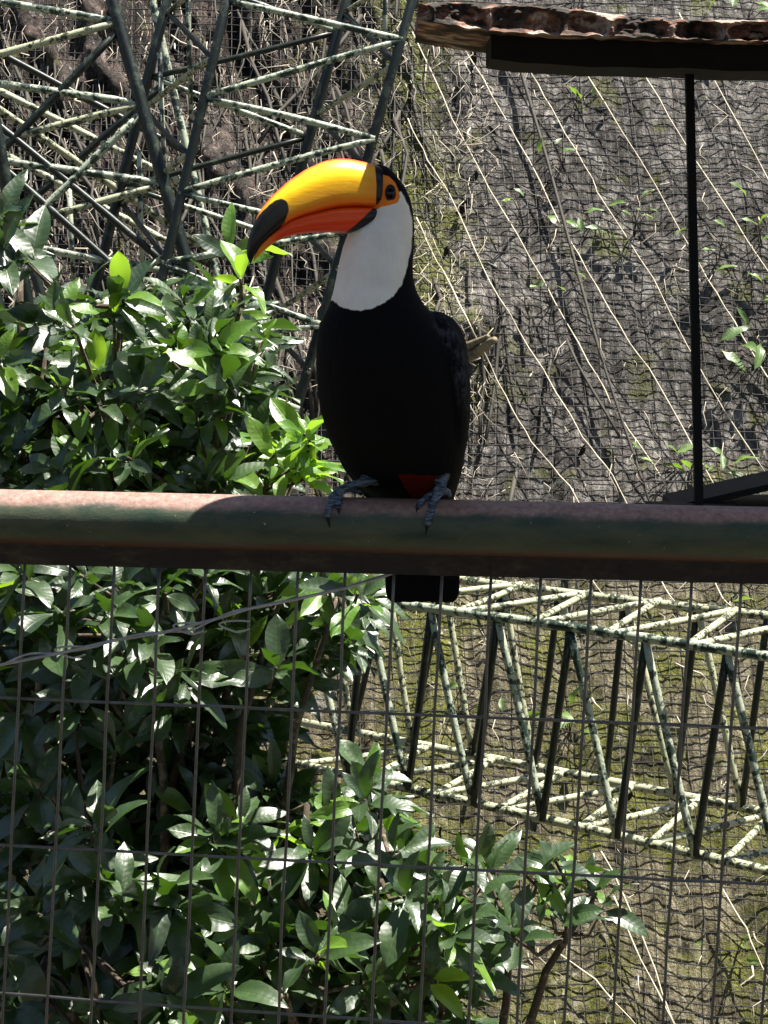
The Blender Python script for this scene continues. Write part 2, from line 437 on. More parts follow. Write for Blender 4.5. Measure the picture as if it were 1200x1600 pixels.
def shrub(label, root, regions, back_regions, stems, cat='shrub'):
    rt = empty('leafy_shrub', root, label, cat, 'shrubs behind the fence')
    leaves = []; tw = MB(); root = Vector(root)
    # main stems
    stem_pts = []
    for s in stems:
        tgt = P(*s); mid = root.lerp(tgt, .5) + Vector((random.uniform(-.06, .06), random.uniform(-.05, .08), .05))
        pts = []
        for k in range(13):
            t = k / 12; p = root.lerp(mid, t).lerp(mid.lerp(tgt, t), t); p += Vector((.008 * math.sin(k * 1.7), .008 * math.cos(k * 2.1), 0)); pts.append(p)
        mb = MB(); mb.tube(pts, [lerp(.012, .004, k / 12) for k in range(13)], 7); mb.build('stem', M['bark'], rt); stem_pts += pts
    def twig(pt):
        q = min(stem_pts, key=lambda p: (p - pt).length + (0 if p.z < pt.z else .25))
        mid = q.lerp(pt, .55) + Vector((0, .01, -.03)); tw.tube([q, mid, pt], [.0038, .003, .002], 5)
        return (pt - mid).normalized()
    for poly, n, d0, d1, size, mats, nl in regions:
        x0, x1 = min(p[0] for p in poly), max(p[0] for p in poly); y0, y1 = min(p[1] for p in poly), max(p[1] for p in poly); c = 0
        while c < n:
            x, y = random.uniform(x0, x1), random.uniform(y0, y1)
            if not inside(poly, x, y): continue
            pt = P(x, y, random.uniform(d0, d1)); ax = twig(pt)
            ax = (ax + Vector((random.gauss(0, .5), random.gauss(-.35, .4), .55))).normalized()
            leaves += whorl(pt, ax, random.randint(nl - 2, nl + 2), size, mats); c += 1
    tag(tw.build('twigs', M['bark'], rt), kind='stuff')
    leaves.sort(key=lambda a: (a[0].y - a[2] * 1.5))
    base = Matrix.Translation(-root)
    for q, R, s, i, key in leaves[:298]:
        o = bpy.data.objects.new('leaf', leaf_data(i, key)); col.objects.link(o); o.parent = rt
        o.matrix_basis = Matrix.Translation(q - root) @ (R * s).to_4x4()
    rest = {}
    for q, R, s, i, key in leaves[298:]: rest.setdefault(key, []).append((q, R, s, i))
    for poly, n, d0, d1, size in back_regions:
        x0, x1 = min(p[0] for p in poly), max(p[0] for p in poly); y0, y1 = min(p[1] for p in poly), max(p[1] for p in poly); c = 0
        while c < n:
            x, y = random.uniform(x0, x1), random.uniform(y0, y1)
            if not inside(poly, x, y): continue
            q = P(x, y, random.uniform(d0, d1)); d = Vector((random.gauss(0, 1), random.gauss(-.2, 1), random.gauss(0, .5)))
            rest.setdefault('leaf', []).append((q, frame(d, Vector((random.gauss(0, .4), random.gauss(-.3, .4), 1)), random.gauss(0, .4)), size * random.uniform(.6, 1.2), random.randrange(len(LV)))); c += 1
    for key, lst in rest.items():
        vv = []; ff = []; n = 0
        for q, R, s, i in lst:
            v, f = LV[i]; vv.append(v @ (np.array(R).T * s) + np.array(q)); ff.append(f + n); n += len(v)
        o = link('foliage', np_mesh('foliage', np.concatenate(vv), np.concatenate(ff)), M[key], rt); put_uv(o.data, np.tile(LUV, (len(lst), 1))); tag(o, kind='stuff')
    return rt

random.seed(21)
A_top = [(-30, 470), (60, 480), (130, 455), (250, 450), (330, 445), (395, 490), (415, 540), (400, 640), (430, 720), (440, 800), (-30, 800)]
shrub('dense green shrub rising above the rusty pipe rail beside the bird', (-.42, 2.72, 0),
      [(A_top, 95, 2.25, 2.62, .060, ['leaf', 'leaf', 'leaf', 'leaf', 'leaf_young'], 7),
       ([(-30, 335), (60, 340), (70, 400), (-30, 420)], 4, 2.35, 2.45, .07, ['leaf'], 5),
       ([(340, 385), (400, 400), (400, 440), (340, 430)], 2, 2.4, 2.5, .062, ['leaf', 'leaf_young'], 5),
       ([(430, 670), (500, 680), (520, 745), (425, 755)], 9, 2.35, 2.5, .058, ['leaf_young'], 6)],
      [(A_top, 900, 2.5, 2.85, .066), ([(-30, 560), (420, 560), (430, 820), (-30, 820)], 500, 2.6, 2.9, .066)],
      [(60, 520, 2.5), (180, 480, 2.45), (290, 470, 2.5), (370, 450, 2.5), (360, 600, 2.45), (460, 720, 2.5), (20, 400, 2.5)])
B = [(-30, 870), (560, 870), (585, 930), (540, 1030), (450, 1090), (420, 1180), (380, 1300), (330, 1420), (300, 1640), (-30, 1640)]
shrub('shadowy dark green shrub behind the wire mesh below the pipe rail', (-.38, 2.5, 0),
      [([(-30, 870), (560, 870), (570, 940), (520, 1010), (440, 1060), (-30, 1060)], 30, 2.2, 2.6, .068, ['leaf', 'leaf', 'leaf', 'leaf_young'], 7), ([(-30, 880), (330, 880), (300, 1060), (-30, 1060)], 14, 2.06, 2.2, .062, ['leaf'], 6),
       ([(-30, 1060), (300, 1060), (250, 1250), (-30, 1250)], 9, 2.15, 2.5, .068, ['leaf'], 6),
       ([(20, 1290), (230, 1270), (260, 1400), (40, 1420)], 9, 2.07, 2.2, .075, ['leaf'], 6),
       ([(-30, 1400), (300, 1400), (300, 1640), (-30, 1640)], 16, 2.07, 2.25, .074, ['leaf'], 6)],
      [(B, 2300, 2.5, 2.85, .07)],
      [(60, 900, 2.5), (250, 920, 2.45), (430, 930, 2.5), (130, 1330, 2.35), (60, 1500, 2.35), (520, 930, 2.5), (230, 1480, 2.4)])
Cr = [(260, 1190), (340, 1180), (470, 1200), (560, 1190), (620, 1250), (680, 1330), (740, 1330), (800, 1320), (860, 1360), (860, 1440), (790, 1500), (740, 1560), (740, 1640), (250, 1640), (240, 1350)]
shrub('sunlit spreading shrub in front of the bank at the mesh foot', (.02, 2.55, 0),
      [([(260, 1190), (470, 1200), (560, 1200), (650, 1290), (650, 1420), (300, 1400)], 36, 2.2, 2.6, .066, ['leaf', 'leaf', 'leaf', 'leaf', 'leaf_young'], 7),
       ([(640, 1320), (740, 1330), (830, 1330), (850, 1430), (780, 1490), (640, 1440)], 17, 2.25, 2.6, .066, ['leaf'], 6),
       ([(840, 1330), (945, 1345), (950, 1460), (850, 1470)], 7, 2.32, 2.45, .060, ['leaf', 'leaf', 'leaf_young'], 5),
       ([(250, 1400), (740, 1430), (730, 1640), (250, 1640)], 34, 2.15, 2.55, .074, ['leaf', 'leaf', 'leaf', 'leaf', 'leaf_young'], 7)],
      [([(250, 1230), (600, 1230), (650, 1330), (760, 1400), (740, 1640), (240, 1640)], 1500, 2.5, 2.8, .068)],
      [(330, 1250, 2.4), (470, 1260, 2.45), (580, 1270, 2.45), (700, 1390, 2.45), (830, 1380, 2.45), (920, 1400, 2.4), (420, 1500, 2.35), (600, 1500, 2.4)])

# small weeds rooted on the bank
WEEDS = [(900, 155, .05, 5), (930, 352, .05, 6), (820, 350, .04, 5), (1070, 735, .055, 12), (1190, 560, .07, 10), (1195, 470, .06, 6), (880, 260, .04, 4), (640, 150, .03, 4), (1165, 30, .06, 6),
         (900, 0, .05, 5), (890, 1140, .05, 6), (1160, 920, .04, 5), (860, 470, .03, 4), (1120, 410, .05, 5), (1190, 380, .06, 6), (700, 1120, .05, 5), (1150, 1480, .03, 4), (990, 360, .035, 5)]
WLAB = ['bright green weed sprig hanging just under the platform beam', 'low green weed on the bank beside the thick dark vine stem', 'small weed midway between the bird and the thick vine stem',
 'leafy weed clump at the foot of the thin dark post', 'largest pale leafy weed on the bank beyond the post', 'pale weed just above the largest weed beyond the post', 'tiny weed left of the thick vine stem under the platform',
 'tiny weed on the mossy streak beside the leaning truss', 'weed growing on the bank above the platform, at its outer end', 'weed growing on the bank above the middle of the platform', 'green weed seen through the middle of the lower truss',
 'weed on the bank directly above the back rail of the truss', 'tiny weed level with the bird\'s breast on the bank', 'weed close beside the thin dark post at half its height', 'leafy weed high on the bank beyond the post',
 'weed behind the truss braces below the bird\'s tail', 'tiny weed low on the bank under the truss', 'small weed between the thick vine stem and the post']
random.seed(5)
for i, (px, py, s, n) in enumerate(WEEDS):
    p = on_bank(px, py + 12, -.06); rt = empty('bank_weed', p, WLAB[i], 'weed', 'weeds on the bank')
    mb = MB()
    for k in range(n):
        d = Vector((random.gauss(0, .6), -1.0, random.uniform(.3, 1.1))).normalized(); t = p + d * random.uniform(.06, .13) + Vector((random.gauss(0, .03), 0, random.gauss(0, .025)))
        mb.tube([p, p.lerp(t, .5) + Vector((0, 0, .008)), t], [.0016, .0013, .001], 4)
        R = frame(Vector((random.gauss(0, 1), -.5, random.gauss(.2, .5))), Vector((0, -.6, 1)), random.gauss(0, .5))
        o = bpy.data.objects.new('leaf', leaf_data(random.randrange(12), 'weed')); col.objects.link(o); o.parent = rt
        o.matrix_basis = Matrix.Translation(t - p) @ (R * s * random.uniform(.6, 1.1)).to_4x4()
    mb.build('stem', M['bark'], rt)
# dark dead leaves caught in the net
for px, py, s in [(742, 75, .045), (762, 195, .03), (915, 690, .045), (745, 265, .03), (730, 310, .05), (780, 420, .035), (700, 380, .04), (1090, 620, .04), (690, 1290, .03), (985, 1230, .035)]:
    p = on_bank(px, py, .01); o = bpy.data.objects.new('dead_leaf', leaf_data(random.randrange(12), 'dead')); col.objects.link(o)
    o.matrix_basis = Matrix.Translation(p) @ (frame(Vector((random.gauss(0, .5), .1, -1)), Vector((0, -1, .3)), random.gauss(0, .6)) * s).to_4x4()
    tag(o, 'small dark dead leaf caught in the netting on the bank', 'dead leaf', 'dead leaves in the net')

# ------------------------------------------------------------------ lattice trusses
def bar(parent, name, a, b, r, m, n=8):
    mb = MB(); k = 6; d = (b - a)
    sag = Vector((random.gauss(0, 1), random.gauss(0, 1), random.gauss(0, 1))) * d.length * .004
    mb.tube([a.lerp(b, i / k) + sag * math.sin(math.pi * i / k) for i in range(k + 1)], r, n)
    return mb.build(name, m, parent)
def at_px(A, Bp, px=None, py=None):
    """point on the 3-D line A-B that shows at that pixel column (or row)"""
    lo, hi = -1.5, 2.5; inc = (proj(Bp)[0] > proj(A)[0]) if px is not None else (proj(Bp)[1] > proj(A)[1])
    for _ in range(40):
        t = (lo + hi) / 2; q = proj(A.lerp(Bp, t)); v = q[0] if px is not None else q[1]
        if (v < (px if px is not None else py)) == inc: lo = t
        else: hi = t
    return A.lerp(Bp, lo)
random.seed(9)
# horizontal box truss, lower right
FT = (P(640, 950, 3.08), P(1200, 1029, 2.68)); FB = (P(547, 1213, 3.15), P(1200, 1363, 2.68))
BT = (P(719, 901, 3.33), P(1200, 959, 2.98)); BB = (P(500, 1134, 3.50), P(1200, 1271, 2.98))
tA = empty('lattice_truss', (P(900, 1290, 3.0).x, 3.0, P(900, 1300, 3.0).z), 'long horizontal green lattice truss in front of the lower bank below the rail', 'truss')
def c6(x): return 500 + x * .58333
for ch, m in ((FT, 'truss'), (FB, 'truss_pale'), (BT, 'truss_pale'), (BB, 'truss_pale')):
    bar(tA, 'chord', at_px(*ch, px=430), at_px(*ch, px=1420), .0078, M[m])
tops = [-45, 125, 297, 475, 670, 872, 1090, 1325, 1560]; bots = [-100, 75, 235, 410, 595, 795, 1005, 1230, 1460]
for i in range(len(tops)):
    t = at_px(*FT, px=c6(tops[i])); b0 = at_px(*FB, px=c6(bots[i]))
    bar(tA, 'brace', t, b0, .0062, M['truss_dark_shaded'])  # braces leaning out of the sun take the painted-shade copy
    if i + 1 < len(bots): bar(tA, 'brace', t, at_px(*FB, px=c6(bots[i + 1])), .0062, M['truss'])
btops = [20, 178, 330, 490, 640, 815, 1010, 1200, 1400]; bbots = [-70, 85, 245, 410, 575, 765, 950, 1130, 1330]
for i in range(len(btops)):
    t = at_px(*BT, px=c6(btops[i]))
    bar(tA, 'brace', t, at_px(*BB, px=c6(bbots[i])), .0058, M['truss_dark_shaded'])
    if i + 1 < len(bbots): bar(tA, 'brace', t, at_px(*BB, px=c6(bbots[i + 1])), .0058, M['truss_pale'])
tf = [-60, 145, 350, 560, 760, 980, 1200, 1420]; tb = [360, 545, 725, 910, 1115, 1320, 1540]
for i in range(len(tf)):
    a = at_px(*FT, px=c6(tf[i]))
    for j in (i, i - 1):
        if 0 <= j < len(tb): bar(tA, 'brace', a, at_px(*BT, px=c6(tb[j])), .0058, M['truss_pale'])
tf = [-60, 120, 300, 475, 690, 880, 1080, 1290]; tb = [290, 465, 650, 835, 1020, 1210, 1420]
for i in range(len(tf)):
    a = at_px(*FB, px=c6(tf[i]))
    for j in (i, i - 1):
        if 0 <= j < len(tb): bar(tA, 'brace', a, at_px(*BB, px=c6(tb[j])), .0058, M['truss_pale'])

# leaning box truss behind the beak
F1 = (P(352, 0, 3.0), P(253, 412, 2.95)); F2 = (P(646, 0, 3.0), P(505, 505, 2.95))
B1 = (P(267, 0, 3.3), P(170, 412, 3.25)); B2 = (P(542, 0, 3.3), P(405, 510, 3.25))
tB = empty('lattice_truss', (at_px(*F1, py=1500).x, 2.85, 0), 'leaning dark lattice truss standing behind the bird\'s beak', 'truss')
def foot(ch):
    d = ch[1] - ch[0]; return ch[0] + d * ((0.0 - ch[0].z) / d.z)
for ch, r in ((F1, .0075), (F2, .0075), (B1, .0085), (B2, .0085)):
    bar(tB, 'chord', at_px(*ch, py=-260), foot(ch), r, M['truss_dark_shaded'])
def zig(parent, L, R, ly, ry, r, ms):
    """zigzag lacing between two chords; ly, ry rows of nodes"""
    k = 0; nodes = []
    for i in range(max(len(ly), len(ry))):
        if i < len(ly): nodes.append(at_px(*L, py=ly[i]))
        if i < len(ry): nodes.append(at_px(*R, py=ry[i]))
    for a, b in zip(nodes[:-1], nodes[1:]):
        bar(parent, 'brace', a, b, r, M[ms[k % len(ms)]]); k += 1
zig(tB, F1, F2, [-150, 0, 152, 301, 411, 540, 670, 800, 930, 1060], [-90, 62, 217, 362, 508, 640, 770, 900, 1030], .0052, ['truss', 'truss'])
zig(tB, B1, B2, [-40, 120, 292, 440, 590, 740, 890], [50, 214, 372, 520, 660, 810], .0048, ['truss', 'truss_dark_shaded'])
zig(tB, F1, B1, [-60, 90, 240, 400, 560, 720], [20, 170, 320, 480, 640], .0045, ['truss_pale', 'truss_dark_shaded'])
zig(tB, F2, B2, [-60, 100, 260, 420, 580, 740], [20, 180, 340, 500, 660], .0045, ['truss_pale', 'truss_dark_shaded'])

# second truss crossing it, running out of the picture
C1 = (P(176, 0, 3.12), P(290, 400, 3.05)); C2 = (P(236, -20, 3.42), P(335, 400, 3.35))
C3 = (P(-150, 0, 3.12), P(-30, 400, 3.05)); C4 = (P(-60, 0, 3.42), P(50, 400, 3.35))
tC = empty('lattice_truss', foot(C1), 'speckled lattice truss with thick legs crossing the leaning one above the shrub', 'truss')
for ch, r in ((C1, .0105), (C2, .007), (C3, .009), (C4, .009)):
    bar(tC, 'chord', at_px(*ch, py=-260), at_px(*ch, py=720), r, M['truss_dark_shaded' if r > .008 else 'truss'])
zig(tC, C3, C1, [-20, 134 - 18, 240, 372, 520], [34, 162, 287, 430, 590], .0062, ['truss', 'truss_pale'])
for a, b, ya, yb, m in ((C3, C1, 300, 44, 'truss_dark_shaded'), (C3, C1, 420, 173, 'truss'), (C4, C2, 60, 240, 'truss_dark_shaded'), (C4, C2, 240, 420, 'truss_pale'), (C4, C2, 330, 120, 'truss_dark_shaded'), (C3, C2, 90, 400, 'truss_pale'), (C3, C1, 100, 450, 'truss_dark_shaded'), (C3, C1, 170, 560, 'truss_dark_shaded'), (C4, C2, 130, 300, 'truss_pale')):
    bar(tC, 'brace', at_px(*a, py=ya), at_px(*b, py=yb), .0062, M[m])
for (x0, y0, x1, y1) in ((290, -120, 299, 192), (249, 82, 261, 357), (217, 235, 222, 415), (108, 290, 115, 440), (604, -100, 600, 120)):
    p, q = P(x0, y0, 3.22), P(x1, y1, 3.2); mb = MB(); mb.tube([p, p.lerp(q, .5), q], .0042, 7)
    tag(mb.build('hanging_rod', M['truss']), 'thin pale green rod hanging among the upper lattice trusses', 'rod', 'rods among the trusses')
mb = MB(); a, b = P(0, 235, 2.9), P(38, 445, 2.9); d = b - a
mb.tube([a - d * .6, a, b, b + d * 1.2, b + d * ((-b.z) / d.z)], .010, 9)
tag(mb.build('support_pole', M['truss_dark_shaded']), 'dark green pole leaning behind the shrub beside the thick-legged truss', 'pole')

# ------------------------------------------------------------------ fence
RAIL_R = .0285
def rail_y(px): return lerp(1.985, 1.915, px / 1200.0)
def rail_pt(px): return P(px, lerp(807.0, 836.0, px / 1200.0), rail_y(px))
RA, RB = rail_pt(0), rail_pt(1200); rdir = (RB - RA).normalized()
E0, E1 = RA - rdir * .45, RB + rdir * .45
fence = empty('mesh_fence', (0, 1.95, 0), 'weathered pipe-topped wire mesh fence the bird perches on', 'fence')
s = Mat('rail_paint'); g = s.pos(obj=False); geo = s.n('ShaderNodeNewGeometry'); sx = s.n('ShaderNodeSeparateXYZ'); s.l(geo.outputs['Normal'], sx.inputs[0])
n1 = s.noise(s.pos((.35, 1, 1), obj=False), 38, 6, .7); n2 = s.noise(g, 150, 4, .7); n3 = s.noise(s.pos((.2, 1, 1), obj=False), 12, 3)
green = s.mix(s.ramp(n1, [(.35, 0.0), (.65, 1.0)]), (.020, .045, .030), (.075, .085, .050))
oxide = s.mix(s.ramp(n2, [(.3, 0.0), (.7, 1.0)]), (.17, .085, .065), (.34, .23, .19))
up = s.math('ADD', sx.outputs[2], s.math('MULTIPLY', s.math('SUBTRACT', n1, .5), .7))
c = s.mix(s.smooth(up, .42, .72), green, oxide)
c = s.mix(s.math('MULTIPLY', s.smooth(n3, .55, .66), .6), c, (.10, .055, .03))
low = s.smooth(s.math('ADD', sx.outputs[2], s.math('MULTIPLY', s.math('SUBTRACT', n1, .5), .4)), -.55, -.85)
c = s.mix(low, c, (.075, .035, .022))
c = s.mix(s.smooth(n2, .68, .72), c, (.45, .45, .40))
s.set(c, s.ramp(n1, [(.3, .42), (.7, .68)]), .45); s.bump(s.math('ADD', n1, s.math('MULTIPLY', n2, .4)), .3, .003); M['rail'] = s.m
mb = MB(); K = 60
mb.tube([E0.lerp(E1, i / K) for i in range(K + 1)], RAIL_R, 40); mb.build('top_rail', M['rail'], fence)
# flat strip of angle iron under the rail in short welded lengths
M['strip'] = wear_dapple_mat('strip_rust', (.022, .015, .010), (.06, .045, .028), 45, .45, .62, .7, (.4, 1, 1))
nrm = Vector((rdir.y, -rdir.x, 0)).normalized(); upv = rdir.cross(nrm); upv = upv if upv.z > 0 else -upv
L = (E1 - E0).length; t = 0; random.seed(4)
while t < L:
    w = random.uniform(.07, .15); e = min(t + w, L); c0 = E0 + rdir * ((t + e) / 2) - upv * (RAIL_R + .0095) + nrm * (-.003 + random.uniform(0, .0018))
    mb = MB(); mb.box(c0, rdir * ((e - t) / 2 + .0002), nrm * .006, upv * .0115); o = mb.build('strip', M['strip'], fence, False); t = e
def on_fence(px, py, off=0.0):
    """point on the mesh plane (below the rail axis)"""
    lo, hi = 1.2, 3.0
    for _ in range(30):
        m = (lo + hi) / 2; p = P(px, py, m); yy = lerp(RA.y, RB.y, (p.x - RA.x) / (RB.x - RA.x)) + off
        if m < yy: lo = m
        else: hi = m
    return P(px, py, lo)
VW = [(-32, -66), (40, 4), (111, 72), (180, 142), (251, 217), (322, 287), (394, 361), (467, 434), (541, 507), (617, 580), (692, 656), (769, 732), (847, 807), (926, 882), (1003, 957), (1082, 1035), (1160, 1112), (1240, 1190), (1318, 1266), (1396, 1342)]
for a, b in [(-104, -136), (-176, -206)]: VW.insert(0, (a, b))
for x0, x1 in VW:
    p, q = on_fence(x0, lerp(858, 886, x0 / 1200)), on_fence(x1, 1600); d = q - p; tz = (p.z) / (p.z - q.z)
    pts = []; k = 26
    for i in range(k + 1):
        r = p + d * (tz * i / k); r.x += .0016 * noise.noise(Vector((x0, i * .45, 1))); r.y += .002 * noise.noise(Vector((x0, i * .4, 7))); pts.append(r)
    mb = MB(); mb.tube(pts, .00165, 7); mb.build('wire', M['wire'], fence)
HW = [(1090, 1115, 1138), (1320, 1352, 1382), (1552, 1595, 1634)]
for dz in (1, 2, 3, 4): HW.append(tuple(HW[2][i] + dz * (232 + 6 * i) for i in range(3)))
for y0, y1, y2 in HW:
    pts = []
    for px in range(-190, 1420, 23):
        t = px / 600 - 1; y = y1 + (y2 - y0) / 2 * t + ((y0 + y2) / 2 - y1) * t * t
        r = on_fence(px, y, .0032); r.z += .0012 * noise.noise(Vector((px * .01, y0, 0)))
        if r.z > 0.01: pts.append(r)
    if len(pts) > 3: mb = MB(); mb.tube(pts, .00165, 7); mb.build('wire', M['wire'], fence)
for e, sgn in ((E0, 1), (E1, -1)):
    mb = MB(); b = e + rdir * sgn * .03; mb.tube([Vector((b.x, b.y, 0)), Vector((b.x, b.y, b.z - RAIL_R * .6))], .024, 20); mb.build('post', M['rail'], fence)
# twisted tie wire slung along the mesh
tp = [(-40, 1046), (0, 1039), (96, 1020), (176, 1001), (256, 988), (331, 969), (389, 951), (459, 937), (539, 919), (600, 900), (660, 880)]
mb = MB(); s1 = []; s2 = []
for (a, b) in zip(tp[:-1], tp[1:]):
    for k in range(10):
        t = k / 10; s1.append((lerp(a[0], b[0], t), lerp(a[1], b[1], t)))
pa = []; pb = []
for i, (x, y) in enumerate(s1):
    pa.append(on_fence(x, y, lerp(-.006, .016, min(1, max(0, (x - 548) / 40))))); amp = 3 + 14 * max(0, noise.noise(Vector((x * .012, 0, 3))))
    pb.append(on_fence(x, y + amp * math.sin(i * .31), -.0065 + .004 * math.cos(i * .31)))
mb.tube(pa, .0018, 6); mb.tube(pb[:62], .0012, 5)
for lx, ly in ((115, 1012), (300, 975), (372, 972)):
    mb.tube([on_fence(lx + 26 * math.cos(a) - 8 * math.sin(a * 2), ly + 7 + 9 * math.sin(a), -.006) for a in np.linspace(.4, 5.2, 16)], .0011, 5)
tag(mb.build('tie_wire', plain('bright_wire', (.38, .38, .38), .4, .5, .5)), 'loose twisted tie wire sagging across the mesh under the rail', 'wire')

# ------------------------------------------------------------------ feeding platform, upper right
plat = empty('feeding_platform', rail_pt(1095) + Vector((0, .012, RAIL_R)), 'rough plank feeding platform on a thin dark post above the rail', 'platform')
mb = MB(); YP = 1.98
a, b = P(763, 50, YP), P(1400, 62, YP); c_, d_ = P(763, 106, YP), P(1400, 126, YP)
dep = Vector((0, .05, 0)); n = 24; rings = []
for i in range(n + 1):
    t = i / n; tp_, bt = a.lerp(b, t), c_.lerp(d_, t ** .8); bt.z += .002 * noise.noise(Vector((t * 9, 0, 0))); w = .004 * noise.noise(Vector((t * 14, 3, 0)))
    if i == 0: bt.z += .004
    rings.append([tp_ - dep + Vector((0, w, 0)), tp_ + dep, bt + dep, bt - dep + Vector((0, w, 0))])
v = [q for r in rings for q in r]; f = []
for i in range(n):
    for k in range(4): f.append((i * 4 + k, i * 4 + (k + 1) % 4, i * 4 + 4 + (k + 1) % 4, i * 4 + 4 + k))
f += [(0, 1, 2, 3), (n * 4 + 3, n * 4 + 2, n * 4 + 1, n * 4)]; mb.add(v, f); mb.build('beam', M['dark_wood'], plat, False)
s = Mat('slab_bark'); g = s.pos(obj=False); n1 = s.noise(g, 22, 5, .6, .5); n2 = s.noise(g, 90, 4, .7)
c = s.ramp(n1, [(.34, (.015, .014, .013)), (.46, (.05, .04, .034)), (.53, (.20, .105, .075)), (.60, (.40, .34, .28)), (.72, (.06, .07, .06))])
s.set(s.mix(1.0, c, s.ramp(n2, [(.25, .6), (.75, 1.2)]), 'MULTIPLY'), .9, .2); s.bump(n2, .5, .004); M['slab'] = s.m
# chipped slab: top sheet, ragged front edge
top = [(652, 2), (700, -2), (790, 2), (880, 7), (960, 18), (1060, 27), (1200, 28), (1420, 30), (1900, 36)]; bot = [(655, 30), (700, 38), (760, 47), (860, 54), (1000, 57), (1100, 62), (1200, 64), (1420, 68), (1900, 76)]
def li(poly, x):
    for p, q in zip(poly[:-1], poly[1:]):
        if x <= q[0]: return lerp(p[1], q[1], max(0, (x - p[0]) / (q[0] - p[0])))
    return poly[-1][1]
v = []; nx_, ny_ = 300, 14; YF = YP - .085; YB = YP + .12
for i in range(nx_ + 1):
    x = lerp(654, 1900, i / nx_); yt, yb = li(top, x), li(bot, x)
    pt, pb = P(x, yt, YF), P(x, yb, YF); ph = (x + 45 * noise.noise(Vector((x * .011, 1, 0)))) / 96.0; u_ = abs((ph % 1.0) - .5) * 2; arch = max(0, 1 - u_ ** 5) * (.35 + .65 * abs(noise.noise(Vector((math.floor(ph) * 3.7, 2, 0)))) * 2)
    for k in range(ny_ + 1):
        t = k / ny_; q = pb.lerp(pt, t); lim = .80 - .30 * u_ ** 3
        rec = arch * (1 if t < lim else max(0, 1 - (t - lim) / .14)) * min(1, t / .22)
        q.y += .034 * rec + .007 * noise.fractal(Vector((x * .05, t * 3, 2)), .8, 2, 3) + (.020 * (t - .78) / .22 if t > .78 else 0)
        q.z += .002 * noise.noise(Vector((x * .05, t * 2, 9))); v.append(q)
    v.append(Vector((pt.x, YB, pt.z + .004 * noise.noise(Vector((x * .05, 0, 4)))))); v.append(Vector((pb.x, YB, pb.z)))
f = []; R_ = ny_ + 3
for i in range(nx_):
    for k in range(R_):
        f.append((i * R_ + k, i * R_ + (k + 1) % R_, (i + 1) * R_ + (k + 1) % R_, (i + 1) * R_ + k))
f += [tuple(range(R_))[::-1], tuple(nx_ * R_ + k for k in range(R_))]
mb = MB(); mb.add(v, f); mb.build('slab', M['slab'], plat, False)
mb = MB(); pb_ = rail_pt(1095) + Vector((0, .014, RAIL_R * .8)); pt_ = P(1077, 112, YP + .01); ax = (pt_ - pb_).normalized()
hx = Vector((1, 0, 0)); hy = ax.cross(hx).normalized(); hx = hy.cross(ax).normalized()
mb.box(pb_.lerp(pt_, .5), hx * .0042, hy * .0042, ax * ((pt_ - pb_).length / 2)); pst = mb.build('post', M['dark_steel'], plat, False)
mb = MB(); mb.box(pb_ + Vector((-.008, 0, .003)), rdir * .045, Vector((0, .012, 0)), Vector((0, 0, .003))); mb.build('base_plate', M['dark_steel'], pst, False)
# dark folded tray leaning on the rail at the foot of the post
mb = MB(); q0, q1 = P(1045, 786, 1.985), P(1300, 728, 1.985); dr = (q1 - q0); hw = Vector((0, .045, 0)); th = Vector((0, 0, .0035))
mb.box(q0.lerp(q1, .5), dr * .5, hw, th)
tr = empty('feed_tray', P(1120, 790, 1.97), 'dark folded metal tray leaning against the post foot on the rail', 'tray')
ld = mb.build('lid', M['dark_steel'], tr, False)
mb = MB(); q2, q3 = P(1050, 789, 1.99), P(1320, 784, 1.99); mb.box(q2.lerp(q3, .5), (q3 - q2) * .5, hw, Vector((0, 0, .003))); mb.build('pan', M['dark_steel'], tr, False)
mb = MB(); mb.tube([P(1098, 783, 1.945), P(1150, 772, 1.945), P(1320, 742, 1.945)], .0018, 6); mb.build('rim', plain('bright_rim', (.6, .6, .6), .3, .5, .8), ld)

# ------------------------------------------------------------------ the toucan
Y0 = 1.955; S = Y0 / F
def Bp(px, py, d=0.0):
    p = P(px, py, Y0); return Vector((p.x, Y0 + d * S, p.z))
rings = [(257, 583, 596, 8, 0), (261, 579, 606, 16, 0), (268, 580, 614, 23, 0), (278, 582, 622, 31, 0), (292, 583, 633, 38, 0), (310, 582, 641, 41, 0), (328, 576, 645, 43, 0), (345, 568, 647, 44, 0), (362, 545, 648, 46, 0),
 (385, 536, 647, 48, 0), (410, 530, 645, 49, 0), (435, 525, 646, 51, 2), (455, 521, 651, 54, 4), (475, 515, 662, 60, 6), (495, 505, 682, 68, 8), (515, 497, 703, 76, 10), (540, 494, 719, 83, 12), (570, 493, 728, 88, 14),
 (600, 495, 731, 90, 16), (640, 499, 733, 90, 20), (680, 512, 731, 86, 27), (710, 527, 728, 79, 34), (740, 544, 724, 70, 44), (765, 560, 718, 58, 58), (790, 585, 712, 40, 82), (815, 600, 710, 26, 92), (835, 605, 712, 16, 92), (850, 606, 714, 10, 90)]
mb = MB(); NR = 40
R2 = []
for a, b in zip(rings[:-1], rings[1:]):
    for k in range(3): R2.append(tuple(lerp(a[i], b[i], k / 3) for i in range(5)))
R2.append(rings[-1]); v = []
for (py, xl, xr, hd, dc) in R2:
    cx, hw = (xl + xr) / 2, (xr - xl) / 2
    for k in range(NR):
        an = 2 * math.pi * k / NR; ca, sa = math.cos(an), math.sin(an); e = .92
        v.append(Bp(cx + hw * math.copysign(abs(ca) ** e, ca), py, dc + hd * math.copysign(abs(sa) ** e, sa)))
f = []
for i in range(len(R2) - 1):
    for k in range(NR): f.append((i * NR + k, i * NR + (k + 1) % NR, (i + 1) * NR + (k + 1) % NR, (i + 1) * NR + k))
